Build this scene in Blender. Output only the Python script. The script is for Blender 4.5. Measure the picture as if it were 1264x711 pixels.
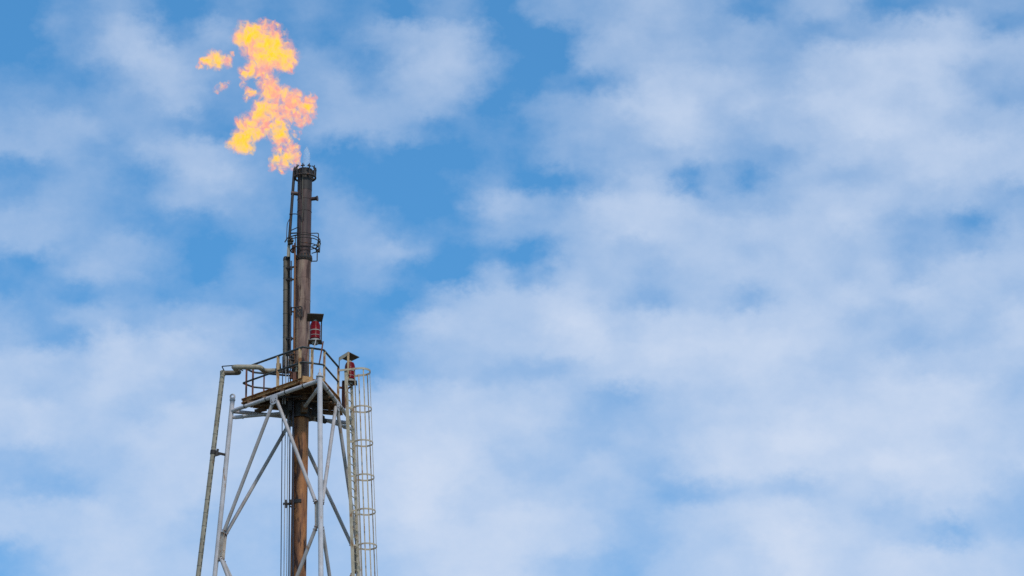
import bpy, bmesh, math, random
from mathutils import Vector, Matrix, Quaternion

random.seed(7)
R = math.radians
scene = bpy.context.scene
for o in list(bpy.data.objects):
    bpy.data.objects.remove(o, do_unlink=True)

# ------------------------------------------------------------------ camera
PITCH = R(22.0)
FPX = 6100.0                       # focal length in pixels of the 1264 px wide photograph
CAM = Vector((7.16, -157.0, 1.7))  # tower axis is the z axis
cam_data = bpy.data.cameras.new('camera')
cam_data.sensor_width = 36.0
cam_data.lens = FPX / 1264.0 * 36.0
cam_data.clip_start = 0.5
cam_data.clip_end = 20000.0
cam = bpy.data.objects.new('camera', cam_data)
scene.collection.objects.link(cam)
cam.location = CAM
cam.rotation_euler = (R(90) + PITCH, 0, 0)
scene.camera = cam

scene.view_settings.view_transform = 'Standard'
scene.view_settings.look = 'None'
scene.view_settings.exposure = 0.0
scene.view_settings.gamma = 1.0
scene.view_settings.use_curve_mapping = False

# ------------------------------------------------------------------ sun
SUN_EL, SUN_AZ = 46.0, 158.0       # azimuth clockwise from +Y, the sun stands behind and right of the camera
sun_dir = Vector((math.sin(R(SUN_AZ)) * math.cos(R(SUN_EL)), math.cos(R(SUN_AZ)) * math.cos(R(SUN_EL)), math.sin(R(SUN_EL))))
sd = bpy.data.lights.new('sun', 'SUN')
sd.energy = 2.4
sd.angle = R(5.0)
sd.color = (1.0, 0.95, 0.88)
sun = bpy.data.objects.new('sun', sd)
scene.collection.objects.link(sun)
sun.rotation_euler = sun_dir.to_track_quat('Z', 'Y').to_euler()

# ------------------------------------------------------------------ sky with broken cloud
world = bpy.data.worlds.new('World')
scene.world = world
world.use_nodes = True
WT = world.node_tree
WT.nodes.clear()


class NB:
    """little node builder"""
    def __init__(self, tree):
        self.t = tree

    def new(self, kind, **kw):
        n = self.t.nodes.new(kind)
        for k, v in kw.items():
            setattr(n, k, v)
        return n

    def put(self, sock, v):
        if isinstance(v, bpy.types.NodeSocket):
            self.t.links.new(v, sock)
        else:
            sock.default_value = v

    def math(self, op, a, b=None, c=None, clamp=False):
        n = self.new('ShaderNodeMath', operation=op, use_clamp=clamp)
        for i, v in enumerate((a, b, c)):
            if v is not None:
                self.put(n.inputs[i], v)
        return n.outputs[0]

    def vmath(self, op, a, b=None, c=None, scale=None):
        n = self.new('ShaderNodeVectorMath', operation=op)
        for i, v in enumerate((a, b, c)):
            if v is not None:
                self.put(n.inputs[i], v)
        if scale is not None:
            self.put(n.inputs['Scale'], scale)
        return n.outputs['Value'] if op in ('LENGTH', 'DISTANCE', 'DOT_PRODUCT') else n.outputs[0]

    def noise(self, vec, scale, detail=4.0, rough=0.5, dist=0.0, col=False):
        n = self.new('ShaderNodeTexNoise')
        self.put(n.inputs['Vector'], vec)
        n.inputs['Scale'].default_value = scale
        n.inputs['Detail'].default_value = detail
        n.inputs['Roughness'].default_value = rough
        n.inputs['Distortion'].default_value = dist
        return n.outputs['Color'] if col else n.outputs['Fac']

    def rng(self, v, a, b, c=0.0, d=1.0, kind='LINEAR'):
        n = self.new('ShaderNodeMapRange', interpolation_type=kind)
        self.put(n.inputs['Value'], v)
        n.inputs['From Min'].default_value = a
        n.inputs['From Max'].default_value = b
        self.put(n.inputs['To Min'], c)
        self.put(n.inputs['To Max'], d)
        return n.outputs['Result']

    def mix(self, f, a, b, blend='MIX'):
        n = self.new('ShaderNodeMix', data_type='RGBA', blend_type=blend)
        self.put(n.inputs['Factor'], f)
        self.put(n.inputs['A'] if False else n.inputs[6], a)
        self.put(n.inputs[7], b)
        return n.outputs[2]

    def ramp(self, f, stops, interp='LINEAR'):
        n = self.new('ShaderNodeValToRGB')
        e = n.color_ramp.elements
        n.color_ramp.interpolation = interp
        while len(e) < len(stops):
            e.new(0.5)
        for i, (p, c) in enumerate(stops):
            e[i].position = p
        for i, (p, c) in enumerate(stops):
            e[i].color = c if isinstance(c, tuple) else (c, c, c, 1)
        self.put(n.inputs[0], f)
        return n.outputs[0]


W = NB(WT)
# thickness of the cloud deck over this stretch of sky: 32 azimuth steps x 24 elevation steps, 0 clear .. 9 thick
COVER = """
01231012 12110220 23345431 24411233
02254142 11134551 00354434 32345652
01356432 23214652 00445544 35677765
11135532 23424541 01136665 46677744
22233522 23444420 23467756 57776753
34433211 23443111 13446754 55787655
44324553 21010001 13344543 35667776
12321464 22100012 00255131 45456766
23322443 21310015 43677644 46665553
44321112 21331113 34577666 66753314
44343101 12344101 03555665 66553435
11443102 12231004 25554566 66564666
12122122 22110356 67643553 66767665
32443444 22112666 68867777 77555657
42276764 32223556 67878888 87654557
66577655 43313454 44677778 76676666
65676566 65556676 66435667 77788875
77665777 76677777 76445677 88888876
67667777 66678886 65455788 99888776
44556777 66678986 55654688 88899877
43356776 66678977 66553356 56778875
66676755 55578978 87645678 87656754
66677655 54567888 87644668 98765354
24677665 54556788 75435677 98788776
""".split('\n')
COVER = [[int(ch) / 9.0 for ch in row.replace(' ', '')] for row in COVER if row.strip()]
tc = W.new('ShaderNodeTexCoord')
dirv = tc.outputs['Generated']
sep = W.new('ShaderNodeSeparateXYZ')
WT.links.new(dirv, sep.inputs[0])
az = W.math('ARCTAN2', sep.outputs[0], sep.outputs[1])
el = W.math('ARCSINE', sep.outputs[2])
u0 = W.math('MULTIPLY_ADD', az, 1 / 0.2236, 0.5)
v0 = W.math('MULTIPLY_ADD', el, -1 / 0.1164, 0.5 + PITCH / 0.1164)
nz = W.vmath('MULTIPLY', dirv, (1.0, 1.0, 1.3))
warp = W.vmath('SUBTRACT', W.noise(nz, 90, 4, 0.55, col=True), (0.5, 0.5, 0.5))
warp2 = W.vmath('SUBTRACT', W.noise(nz, 330, 5, 0.62, col=True), (0.5, 0.5, 0.5))
ws = W.new('ShaderNodeSeparateXYZ'); WT.links.new(warp, ws.inputs[0])
ws2 = W.new('ShaderNodeSeparateXYZ'); WT.links.new(warp2, ws2.inputs[0])
u = W.math('ADD', W.math('MULTIPLY_ADD', ws.outputs[0], 0.034, u0), W.math('MULTIPLY', ws2.outputs[0], 0.026))
v = W.math('ADD', W.math('MULTIPLY_ADD', ws.outputs[1], 0.048, v0), W.math('MULTIPLY', ws2.outputs[1], 0.038))
vr = W.math('MULTIPLY_ADD', W.math('MINIMUM', W.math('MAXIMUM', v, 0.5 / 24), 23.5 / 24), 24.0, -0.5)
acc = 0.0
for i, row in enumerate(COVER):
    c = W.ramp(u, [((k + 0.5) / 32, val) for k, val in enumerate(row)], 'CARDINAL')
    d = W.math('ABSOLUTE', W.math('SUBTRACT', vr, float(i)))
    w = W.rng(d, 0.0, 1.0, 1.0, 0.0, 'SMOOTHSTEP')
    acc = W.math('MULTIPLY_ADD', c, w, acc)
# the same broken cloud everywhere else in the sky
far = W.noise(dirv, 14, 6, 0.55)
cover_far = W.rng(far, 0.36, 0.62, 0.05, 0.85, 'SMOOTHSTEP')
du = W.math('ABSOLUTE', W.math('SUBTRACT', u0, 0.5))
dv = W.math('ABSOLUTE', W.math('SUBTRACT', v0, 0.5))
inside = W.math('MULTIPLY', W.rng(du, 0.52, 0.75, 1.0, 0.0, 'SMOOTHSTEP'), W.rng(dv, 0.52, 0.85, 1.0, 0.0, 'SMOOTHSTEP'))
cover = W.math('ADD', W.math('MULTIPLY', acc, inside), W.math('MULTIPLY', cover_far, W.math('SUBTRACT', 1.0, inside)))
fine = W.noise(nz, 200, 7, 0.6)
cover = W.math('ADD', cover, W.math('MULTIPLY_ADD', fine, 0.23, -0.12))
cover = W.math('MINIMUM', W.math('MAXIMUM', W.math('MULTIPLY_ADD', cover, 1.02, -0.035), 0.0), 1.0)

sky = W.new('ShaderNodeTexSky', sky_type='NISHITA')
sky.sun_disc = False
sky.sun_elevation = R(SUN_EL)
sky.sun_rotation = R(SUN_AZ)
sky.altitude = 0.0
sky.air_density = 1.0
sky.dust_density = 0.3
sky.ozone_density = 3.0
SKY_STRENGTH = 0.15
blue = W.mix(1.0, sky.outputs[0], (0.43, 0.90, 1.08, 1), 'MULTIPLY')
cloud_col = (0.60 / SKY_STRENGTH, 0.70 / SKY_STRENGTH, 0.875 / SKY_STRENGTH, 1)
final = W.mix(cover, blue, cloud_col)
bg = W.new('ShaderNodeBackground')
WT.links.new(final, bg.inputs['Color'])
bg.inputs['Strength'].default_value = SKY_STRENGTH
wo = W.new('ShaderNodeOutputWorld')
WT.links.new(bg.outputs[0], wo.inputs[0])


# ------------------------------------------------------------------ measuring helper: picture point + depth -> place in metres
def at(px, py, y):
    a = (px - 632.0) / FPX
    b = -(py - 355.5) / FPX
    fwd = Vector((0, math.cos(PITCH), math.sin(PITCH)))
    up = Vector((0, -math.sin(PITCH), math.cos(PITCH)))
    d = fwd + up * b + Vector((1, 0, 0)) * a
    t = (y - CAM.y) / d.y
    return CAM + d * t


def zax(py):
    return at(372, py, 0.0).z


# ------------------------------------------------------------------ materials
def new_mat(name):
    m = bpy.data.materials.new(name)
    m.use_nodes = True
    m.node_tree.nodes.clear()
    n = NB(m.node_tree)
    out = n.new('ShaderNodeOutputMaterial')
    p = n.new('ShaderNodeBsdfPrincipled')
    m.node_tree.links.new(p.outputs[0], out.inputs[0])
    return m, n, p, out


def worn(name, base, rust=(0.16, 0.065, 0.025), amount=0.35, scale=5.0, stretch=0.25, rough=0.6, dirt=(0.05, 0.045, 0.04),
         dirt_amount=0.35, metal=0.0, bump=0.15, second=None, second_amount=0.5):
    """paint or steel with rust patches, grime runs and fine grain"""
    m, n, p, out = new_mat(name)
    tcn = n.new('ShaderNodeTexCoord').outputs['Object']
    st = n.vmath('MULTIPLY', tcn, (1.0, 1.0, stretch))
    tone = n.noise(tcn, scale * 0.7, 4, 0.6)
    col = n.mix(n.rng(tone, 0.3, 0.7), (base[0] * 0.82, base[1] * 0.82, base[2] * 0.82, 1), (min(base[0] * 1.14, 1), min(base[1] * 1.14, 1), min(base[2] * 1.14, 1), 1))
    if second:
        s = n.noise(st, scale * 1.3, 6, 0.62)
        col = n.mix(n.rng(s, 0.62 - 0.25 * second_amount, 0.74 - 0.25 * second_amount), col, (*second, 1))
    g = n.noise(st, scale * 2.2, 5, 0.65)
    col = n.mix(n.math('MULTIPLY', n.rng(g, 0.45, 0.75), dirt_amount), col, (*dirt, 1))
    r1 = n.noise(st, scale * 1.1, 7, 0.68, 0.4)
    f = n.rng(r1, 0.66 - 0.3 * amount, 0.72 - 0.3 * amount, 0.0, 0.92)
    r2 = n.noise(tcn, scale * 9, 3, 0.6)
    rc = n.mix(r2, (rust[0] * 0.55, rust[1] * 0.5, rust[2] * 0.5, 1), (rust[0] * 1.5, rust[1] * 1.5, rust[2] * 1.4, 1))
    col = n.mix(f, col, rc)
    m.node_tree.links.new(col, p.inputs['Base Color'])
    m.node_tree.links.new(n.rng(f, 0, 1, rough, 0.9), p.inputs['Roughness'])
    p.inputs['Metallic'].default_value = metal
    p.inputs['Specular IOR Level'].default_value = 0.28
    if bump:
        b = n.new('ShaderNodeBump')
        b.inputs['Strength'].default_value = bump
        b.inputs['Distance'].default_value = 0.01
        m.node_tree.links.new(n.noise(tcn, scale * 12, 4, 0.6), b.inputs['Height'])
        m.node_tree.links.new(b.outputs[0], p.inputs['Normal'])
    return m


M = {}
M['leg'] = worn('grey_painted_steel', (0.47, 0.455, 0.48), rust=(0.30, 0.19, 0.12), amount=0.12, scale=3.0, dirt=(0.25, 0.23, 0.22), dirt_amount=0.35)
M['brace'] = worn('grey_brace_steel', (0.37, 0.345, 0.345), rust=(0.24, 0.13, 0.065), amount=0.16, scale=2.4, dirt=(0.2, 0.16, 0.13), dirt_amount=0.5)
M['rust_plate'] = worn('rust_stained_plate', (0.42, 0.36, 0.31), rust=(0.26, 0.12, 0.05), amount=0.35, scale=9, stretch=1)
M['bolt'] = worn('rusty_bolts', (0.10, 0.06, 0.04), amount=0.6, scale=20, stretch=1)
M['ochre'] = worn('ochre_stained_channel', (0.38, 0.21, 0.085), rust=(0.17, 0.06, 0.02), amount=0.5, scale=4, stretch=0.7, dirt=(0.12, 0.08, 0.05), dirt_amount=0.6)
M['post'] = worn('ochre_rail_post', (0.38, 0.26, 0.14), rust=(0.20, 0.08, 0.03), amount=0.48, scale=6, stretch=0.4, dirt=(0.16, 0.11, 0.07), dirt_amount=0.5)
M['red_post'] = worn('red_rust_post', (0.13, 0.05, 0.035), rust=(0.16, 0.05, 0.025), amount=0.5, scale=6)
M['rail'] = worn('dark_rail_paint', (0.035, 0.045, 0.05), amount=0.1, scale=6, stretch=1, rough=0.45, dirt=(0.10, 0.09, 0.08), dirt_amount=0.3)
M['deck'] = worn('rusted_deck_underside', (0.12, 0.075, 0.045), rust=(0.14, 0.055, 0.02), amount=0.5, scale=3, stretch=1)
M['dark'] = worn('sooty_steel', (0.032, 0.026, 0.025), rust=(0.12, 0.05, 0.025), amount=0.14, scale=5, stretch=0.3, rough=0.55)
M['tip'] = worn('heat_stained_steel', (0.078, 0.045, 0.040), rust=(0.20, 0.115, 0.065), amount=0.26, scale=2.6, stretch=0.12, rough=0.5, second=(0.030, 0.022, 0.022), second_amount=0.65, dirt=(0.02, 0.017, 0.018), dirt_amount=0.7)
M['mid'] = worn('brown_weathered_shell', (0.18, 0.105, 0.082), rust=(0.055, 0.032, 0.030), amount=0.38, scale=3.6, stretch=0.14, second=(0.30, 0.205, 0.145), second_amount=0.55, dirt=(0.04, 0.03, 0.035), dirt_amount=0.6)
M['low'] = worn('orange_rust_shell', (0.36, 0.145, 0.05), rust=(0.032, 0.020, 0.022), amount=0.46, scale=4.2, stretch=0.16, second=(0.22, 0.085, 0.035), second_amount=0.6, dirt=(0.07, 0.04, 0.035), dirt_amount=0.6)
M['clad'] = worn('dull_pipe_cladding', (0.30, 0.265, 0.20), rust=(0.15, 0.085, 0.045), amount=0.22, scale=3, stretch=0.3, dirt=(0.09, 0.075, 0.06), dirt_amount=0.6, rough=0.5)
M['clad_dark'] = worn('sooty_pipe_cladding', (0.12, 0.10, 0.075), rust=(0.1, 0.06, 0.035), amount=0.2, scale=4, stretch=0.3, dirt=(0.03, 0.025, 0.025), dirt_amount=0.7, rough=0.5)
M['strap'] = worn('dull_band', (0.15, 0.135, 0.105), amount=0.2, scale=12, stretch=1)
M['band'] = worn('dark_strap', (0.06, 0.06, 0.05), amount=0.15, scale=12, stretch=1)
M['ladder'] = worn('cream_ladder_paint', (0.46, 0.40, 0.30), rust=(0.24, 0.125, 0.055), amount=0.36, scale=6, stretch=0.3, dirt=(0.22, 0.17, 0.12), dirt_amount=0.45)
M['cage'] = worn('weathered_cage_strap', (0.43, 0.36, 0.265), rust=(0.24, 0.125, 0.06), amount=0.32, scale=7, stretch=0.4, dirt=(0.14, 0.10, 0.07), dirt_amount=0.6)
M['hood'] = worn('weathered_hood_plate', (0.085, 0.075, 0.07), rust=(0.10, 0.05, 0.03), amount=0.25, scale=6, stretch=1)
M['conduit'] = worn('dark_conduit', (0.05, 0.045, 0.06), amount=0.12, scale=5, stretch=0.2, rough=0.5)
M['conduit_pale'] = worn('pale_conduit', (0.40, 0.39, 0.40), amount=0.08, scale=5, stretch=0.2, rough=0.5)
M['rusty_conduit'] = worn('rusty_conduit', (0.20, 0.09, 0.04), amount=0.5, scale=6, stretch=0.2)
M['cap'] = worn('beacon_casting', (0.30, 0.29, 0.27), amount=0.15, scale=10, stretch=1)

m, n, p, out = new_mat('red_beacon_glass')
tcn = n.new('ShaderNodeTexCoord').outputs['Object']
c = n.mix(n.noise(tcn, 9, 3, 0.5), (0.07, 0.001, 0.005, 1), (0.25, 0.002, 0.009, 1))
m.node_tree.links.new(c, p.inputs['Base Color'])
p.inputs['Roughness'].default_value = 0.3
p.inputs['Specular IOR Level'].default_value = 0.14
M['lens'] = m

m, n, p, out = new_mat('grassy_ground')
tcn = n.new('ShaderNodeTexCoord').outputs['Object']
c = n.mix(n.rng(n.noise(tcn, 0.05, 6, 0.6), 0.35, 0.65), (0.07, 0.085, 0.035, 1), (0.19, 0.16, 0.11, 1))
m.node_tree.links.new(c, p.inputs['Base Color'])
p.inputs['Roughness'].default_value = 0.95
M['ground'] = m


# ------------------------------------------------------------------ mesh helpers
COL = scene.collection


class MB:
    def __init__(self):
        self.v, self.f = [], []

    def add(self, vs, fs):
        k = len(self.v)
        self.v += [tuple(x) for x in vs]
        self.f += [[i + k for i in f] for f in fs]
        return self

    def tube(self, pts, r, n=12, closed=False):
        pts = [Vector(q) for q in pts]
        N = len(pts)
        rad = r if isinstance(r, (list, tuple)) else [r] * N
        tang = []
        for i in range(N):
            if closed:
                t = pts[(i + 1) % N] - pts[i - 1]
            elif i == 0:
                t = pts[1] - pts[0]
            elif i == N - 1:
                t = pts[-1] - pts[-2]
            else:
                t = (pts[i + 1] - pts[i]).normalized() + (pts[i] - pts[i - 1]).normalized()
            tang.append(t.normalized())
        a = tang[0].orthogonal().normalized()
        rings = []
        for i in range(N):
            if i:
                a = (a - tang[i] * a.dot(tang[i])).normalized()
            b = tang[i].cross(a)
            rings.append([pts[i] + (a * math.cos(2 * math.pi * k / n) + b * math.sin(2 * math.pi * k / n)) * rad[i] for k in range(n)])
        vs = [q for g in rings for q in g]
        fs = []
        for i in range(N if closed else N - 1):
            j = (i + 1) % N
            off = 0
            if closed and j == 0:
                off = min(range(n), key=lambda s: (rings[0][s] - rings[-1][0]).length)
            for k in range(n):
                fs.append([i * n + k, i * n + (k + 1) % n, j * n + (k + 1 + off) % n, j * n + (k + off) % n])
        if not closed:
            fs.append(list(range(n))[::-1])
            fs.append([(N - 1) * n + k for k in range(n)])
        return self.add(vs, fs)

    def ring(self, c, R_, r, n=40, m=8, a0=0.0, a1=2 * math.pi, zscale=1.0):
        c = Vector(c)
        full = abs(a1 - a0 - 2 * math.pi) < 1e-6
        cnt = n if full else n + 1
        pts = [c + Vector((math.cos(a0 + (a1 - a0) * k / n) * R_, math.sin(a0 + (a1 - a0) * k / n) * R_, 0)) for k in range(cnt)]
        return self.tube(pts, r, m, closed=full)

    def lathe(self, c, prof, n=32):
        """profile of (radius, height) from bottom to top"""
        c = Vector(c)
        vs, fs = [], []
        for (r, z) in prof:
            for k in range(n):
                a = 2 * math.pi * k / n
                vs.append(c + Vector((r * math.cos(a), r * math.sin(a), z)))
        for i in range(len(prof) - 1):
            for k in range(n):
                fs.append([i * n + k, i * n + (k + 1) % n, (i + 1) * n + (k + 1) % n, (i + 1) * n + k])
        fs.append(list(range(n))[::-1])
        fs.append([(len(prof) - 1) * n + k for k in range(n)])
        return self.add(vs, fs)

    def bar(self, a, b, w, h, up=(0, 0, 1)):
        """rectangular bar from a to b, w across, h along up"""
        a, b, up = Vector(a), Vector(b), Vector(up)
        t = (b - a).normalized()
        s = t.cross(up).normalized()
        q = s.cross(t).normalized()
        vs = []
        for e in (a, b):
            for (i, j) in ((-1, -1), (1, -1), (1, 1), (-1, 1)):
                vs.append(e + s * (i * w / 2) + q * (j * h / 2))
        return self.add(vs, [[0, 1, 2, 3], [7, 6, 5, 4], [0, 4, 5, 1], [1, 5, 6, 2], [2, 6, 7, 3], [3, 7, 4, 0]])

    def channel(self, a, b, h, w, t=0.018, up=(0, 0, 1), flip=1):
        """C channel: web plus two flanges"""
        a, b, up = Vector(a), Vector(b), Vector(up)
        s = (b - a).normalized().cross(up).normalized() * flip
        self.bar(a, b, t, h, up)
        for k in (1, -1):
            o = up * (k * (h / 2 + 0.0005 - t / 2)) + s * (w / 2 + t / 2)
            self.bar(a + o, b + o, w, t, up)
        return self

    def prism(self, poly, ext):
        """polygon of 3-D points pushed along ext"""
        poly = [Vector(q) for q in poly]
        ext = Vector(ext)
        n = len(poly)
        vs = poly + [q + ext for q in poly]
        fs = [list(range(n))[::-1], [n + k for k in range(n)]]
        fs += [[k, (k + 1) % n, n + (k + 1) % n, n + k] for k in range(n)]
        return self.add(vs, fs)

    def mesh(self, name, angle=38):
        me = bpy.data.meshes.new(name)
        me.from_pydata(self.v, [], self.f)
        bm = bmesh.new()
        bm.from_mesh(me)
        bmesh.ops.recalc_face_normals(bm, faces=bm.faces[:])
        bm.to_mesh(me)
        bm.free()
        me.polygons.foreach_set('use_smooth', [True] * len(me.polygons))
        me.set_sharp_from_angle(angle=R(angle))
        return me

    def build(self, name, mat, parent=None):
        me = self.mesh(name)
        me.materials.append(M[mat] if isinstance(mat, str) else mat)
        return link(name, me, parent)


def link(name, me, parent=None):
    o = bpy.data.objects.new(name, me)
    COL.objects.link(o)
    if parent:
        o.parent = parent
        root = parent
        off = Vector(parent.location)
        while root.parent:
            root = root.parent
            off += root.location
        o.location = -off if me is not None else (0, 0, 0)
    return o


def tag(o, label=None, cat=None, group=None, kind=None):
    for k, val in (('label', label), ('category', cat), ('group', group), ('kind', kind)):
        if val:
            o[k] = val
    return o


def thing(name, loc, label, cat, group=None):
    o = bpy.data.objects.new(name, None)
    COL.objects.link(o)
    o.location = loc
    o.empty_display_size = 0.3
    return tag(o, label, cat, group)


def fillet(pts, rad, n=6):
    pts = [Vector(q) for q in pts]
    outp = [pts[0]]
    for i in range(1, len(pts) - 1):
        a, b, c = pts[i - 1], pts[i], pts[i + 1]
        d1, d2 = (a - b), (c - b)
        l = min(rad, d1.length * 0.48, d2.length * 0.48)
        p0, p1 = b + d1.normalized() * l, b + d2.normalized() * l
        for k in range(n + 1):
            t = k / n
            outp.append(p0 * (1 - t) ** 2 + b * 2 * t * (1 - t) + p1 * t ** 2)
    outp.append(pts[-1])
    return outp


def ang(deg, r, z):
    return Vector((r * math.cos(R(deg)), r * math.sin(R(deg)), z))


# ------------------------------------------------------------------ ground
g = MB()
S = 6000.0
g.add([(-S, -S, 0), (S, -S, 0), (S, S, 0), (-S, S, 0)], [[0, 1, 2, 3]])
tag(g.build('ground', 'ground'), 'rough grass and bare earth round the tower foot', None, kind='structure')

# ------------------------------------------------------------------ levels (metres)
ZR = zax(500)      # top ring of tubes
ZA = zax(508)      # stack guide arms
ZD = zax(486)      # deck surface
ZT = zax(210)      # rim of the flare tip
R0, KR = 2.47, 0.077
LEGS = {'L': 166.0, 'N': 287.0, 'R': 46.0}


def legp(k, z):
    return ang(LEGS[k], R0 + (ZR - z) * KR, z)


BAY = 9.7
LEGTOP = {'L': ZR + 0.40, 'N': ZR + 0.12, 'R': ZR + 0.42}
LEGR = 0.085

# ------------------------------------------------------------------ derrick
tw = thing('derrick_tower', (0, 0, 0), 'three-legged pale grey tubular steel derrick with bolted diagonal braces around the stack', 'tower')
for k in 'LNR':
    leg = MB().tube([legp(k, 0.0), legp(k, ZR - 3), legp(k, LEGTOP[k])], LEGR * (1.02 if k == 'N' else 0.95), 20).build('leg', 'leg', tw)
    top = legp(k, LEGTOP[k])
    if k == 'N':
        MB().lathe(top, [(0.13, 0.0), (0.13, 0.03), (0.07, 0.035), (0.07, 0.14), (0.03, 0.15), (0.022, 0.30)], 16).build('top_flange', 'leg', leg)
    else:
        # rounded lifting eye on a cap
        MB().lathe(top, [(0.098, -0.02), (0.098, 0.03), (0.06, 0.035)], 20).build('cap', 'leg', leg)
        e = MB()
        c = top + Vector((0, 0, 0.13))
        outer, inner = [], []
        nn = 20
        for i in range(nn):
            a = 2 * math.pi * i / nn
            outer.append(c + Vector((0.10 * math.cos(a), -0.02, 0.10 * math.sin(a) if math.sin(a) > -0.5 else -0.11)))
            inner.append(c + Vector((0.042 * math.cos(a), -0.02, 0.042 * math.sin(a) + 0.012)))
        back = Vector((0, 0.04, 0))
        vs = outer + inner + [q + back for q in outer] + [q + back for q in inner]
        fs = []
        for i in range(nn):
            j = (i + 1) % nn
            fs += [[i, j, nn + j, nn + i], [2 * nn + i, 3 * nn + i, 3 * nn + j, 2 * nn + j], [i, 2 * nn + i, 2 * nn + j, j], [nn + i, nn + j, 3 * nn + j, 3 * nn + i]]
        e.add(vs, fs)
        e.build('lifting_eye', 'leg', leg)

FACES = [('L', 'N'), ('N', 'R'), ('R', 'L')]


def bolts(parent, centre, d1, d2, nrm, offs, r=0.017, h=0.02):
    mb = MB()
    for (i, j) in offs:
        c = centre + d1 * i + d2 * j
        mb.tube([c - nrm * h, c + nrm * h], r, 6)
    tag(mb.build('bolts', 'bolt', parent), kind='stuff')


bay = 0
z = ZR
while z > 1.0:
    zl = max(z - BAY, 0.4)
    zm = z - BAY / 2 if z - BAY > 0 else (z + zl) / 2
    seen = bay < 1
    for (a, b) in FACES:
        A, B = legp(a, z), legp(b, z)
        t = (B - A).normalized()
        ringt = MB().tube([A, B], 0.068, 16).build('ring_tube', 'leg', tw)
        mid = (A + B) / 2
        nrm = Vector((mid.x, mid.y, 0)).normalized()
        # gusset where the braces meet the ring tube
        gp = MB()
        g0 = mid + nrm * 0.055 - Vector((0, 0, 0.02))
        gp.prism([g0 + t * 0.17 + Vector((0, 0, 0.05)), g0 - t * 0.17 + Vector((0, 0, 0.05)), g0 - t * 0.17 - Vector((0, 0, 0.22)), g0 - t * 0.07 - Vector((0, 0, 0.30)), g0 + t * 0.07 - Vector((0, 0, 0.30)), g0 + t * 0.17 - Vector((0, 0, 0.22))], nrm * 0.016)
        gus = gp.build('gusset_plate', 'leg', tw)
        if seen:
            bolts(gus, g0 + nrm * 0.012 - Vector((0, 0, 0.15)), t, Vector((0, 0, 1)), nrm, [(-0.11, 0.03), (-0.05, -0.06), (0.05, -0.06), (0.11, 0.03), (-0.1, -0.05), (0.1, -0.05)])
        for (leg, other, sgn) in ((a, b, 1), (b, a, -1)):
            P = legp(leg, zm)
            lt = (legp(other, zm) - P).normalized()
            # long plate standing off the leg
            up_ = (legp(leg, zm + 1) - legp(leg, zm)).normalized()
            q0 = P + lt * (LEGR * 0.8)
            w = 0.21
            pl = MB().prism([q0 - up_ * 0.52, q0 + lt * w - up_ * 0.47, q0 + lt * w + up_ * 0.47, q0 + up_ * 0.52], lt.cross(up_).normalized() * 0.018).build('leg_gusset', 'rust_plate', tw)
            for side in (1, -1):
                end = q0 + lt * (w * 0.75) + up_ * (side * 0.46)
                if side > 0:
                    st = mid - t * (sgn * 0.10) - Vector((0, 0, 0.22))
                else:
                    lm = (legp(a, zl) + legp(b, zl)) / 2
                    st = lm - t * (sgn * 0.10) + Vector((0, 0, 0.22))
                dirb = (end - st).normalized()
                br = MB().tube([st, end], 0.062, 16).build('brace', 'brace', tw)
                if seen:
                    nn_ = dirb.cross(up_).normalized()
                    bolts(br, end - dirb * 0.02, dirb, nn_.cross(dirb), nn_, [(-0.05, 0.05), (0.05, 0.05), (-0.05, -0.05), (0.05, -0.05)], 0.02, 0.05)
    z -= BAY
    bay += 1

# guide arms from the legs to a collar round the stack
collar = MB().lathe((0, 0, ZA - 0.28), [(0.36, 0.0), (0.36, 0.05), (0.315, 0.055), (0.315, 0.52), (0.36, 0.525), (0.36, 0.58)], 32).build('guide_collar', 'dark', tw)
for k in 'LNR':
    A = legp(k, ZA)
    d = Vector((A.x, A.y, 0)).normalized()
    ga = MB().tube([Vector((0, 0, ZA)) + d * 0.31, A - d * 0.05], 0.055, 14).build('guide_arm', 'brace', tw)
    mb = MB()
    mb.tube([A - d * 0.45, A - d * 0.40], 0.075, 14)
    mb.tube([A - d * 0.38, A - d * 0.15], 0.066, 14)
    mb.build('flange_joint', 'leg', ga)
    MB().bar(Vector((0, 0, ZA - 0.02)) + d * 0.30, Vector((0, 0, ZA - 0.02)) + d * 0.52, 0.2, 0.36).build('arm_bracket', 'deck', ga)
# strap clamps on the ring tubes
for (a, b), ts in zip(FACES, ((0.16, 0.40, 0.62, 0.82), (0.20, 0.36, 0.62), (0.3, 0.7))):
    A, B = legp(a, ZR), legp(b, ZR)
    t = (B - A).normalized()
    for s in ts:
        c = A.lerp(B, s)
        MB().tube([c - t * 0.022, c + t * 0.022], 0.077, 14).build('strap_clamp', 'band', tw)

# ------------------------------------------------------------------ flare stack
fs = thing('flare_stack', (0, 0, 0), 'tall rust-streaked flare stack pipe with sooty dark tip rising through the derrick', 'flare stack')
ZF = zax(319)
MB().lathe((0, 0, 0), [(0.27, 0.0), (0.27, ZD - 0.3)], 40).build('lower_shell', 'low', fs)
mid_sh = MB().lathe((0, 0, 0), [(0.262, ZD - 0.28), (0.262, ZF - 0.08)], 40).build('middle_shell', 'mid', fs)
for py in (345, 372, 408, 440):   # weld seams
    MB().lathe((0, 0, zax(py)), [(0.262, -0.012), (0.267, -0.006), (0.267, 0.006), (0.262, 0.012)], 40).build('weld_seam', 'mid', mid_sh)
fl = MB().lathe((0, 0, ZF), [(0.262, -0.14), (0.30, -0.06), (0.305, -0.05), (0.305, 0.0), (0.29, 0.004), (0.29, 0.055), (0.25, 0.06)], 40).build('flange', 'dark', fs)
mb = MB()
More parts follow.
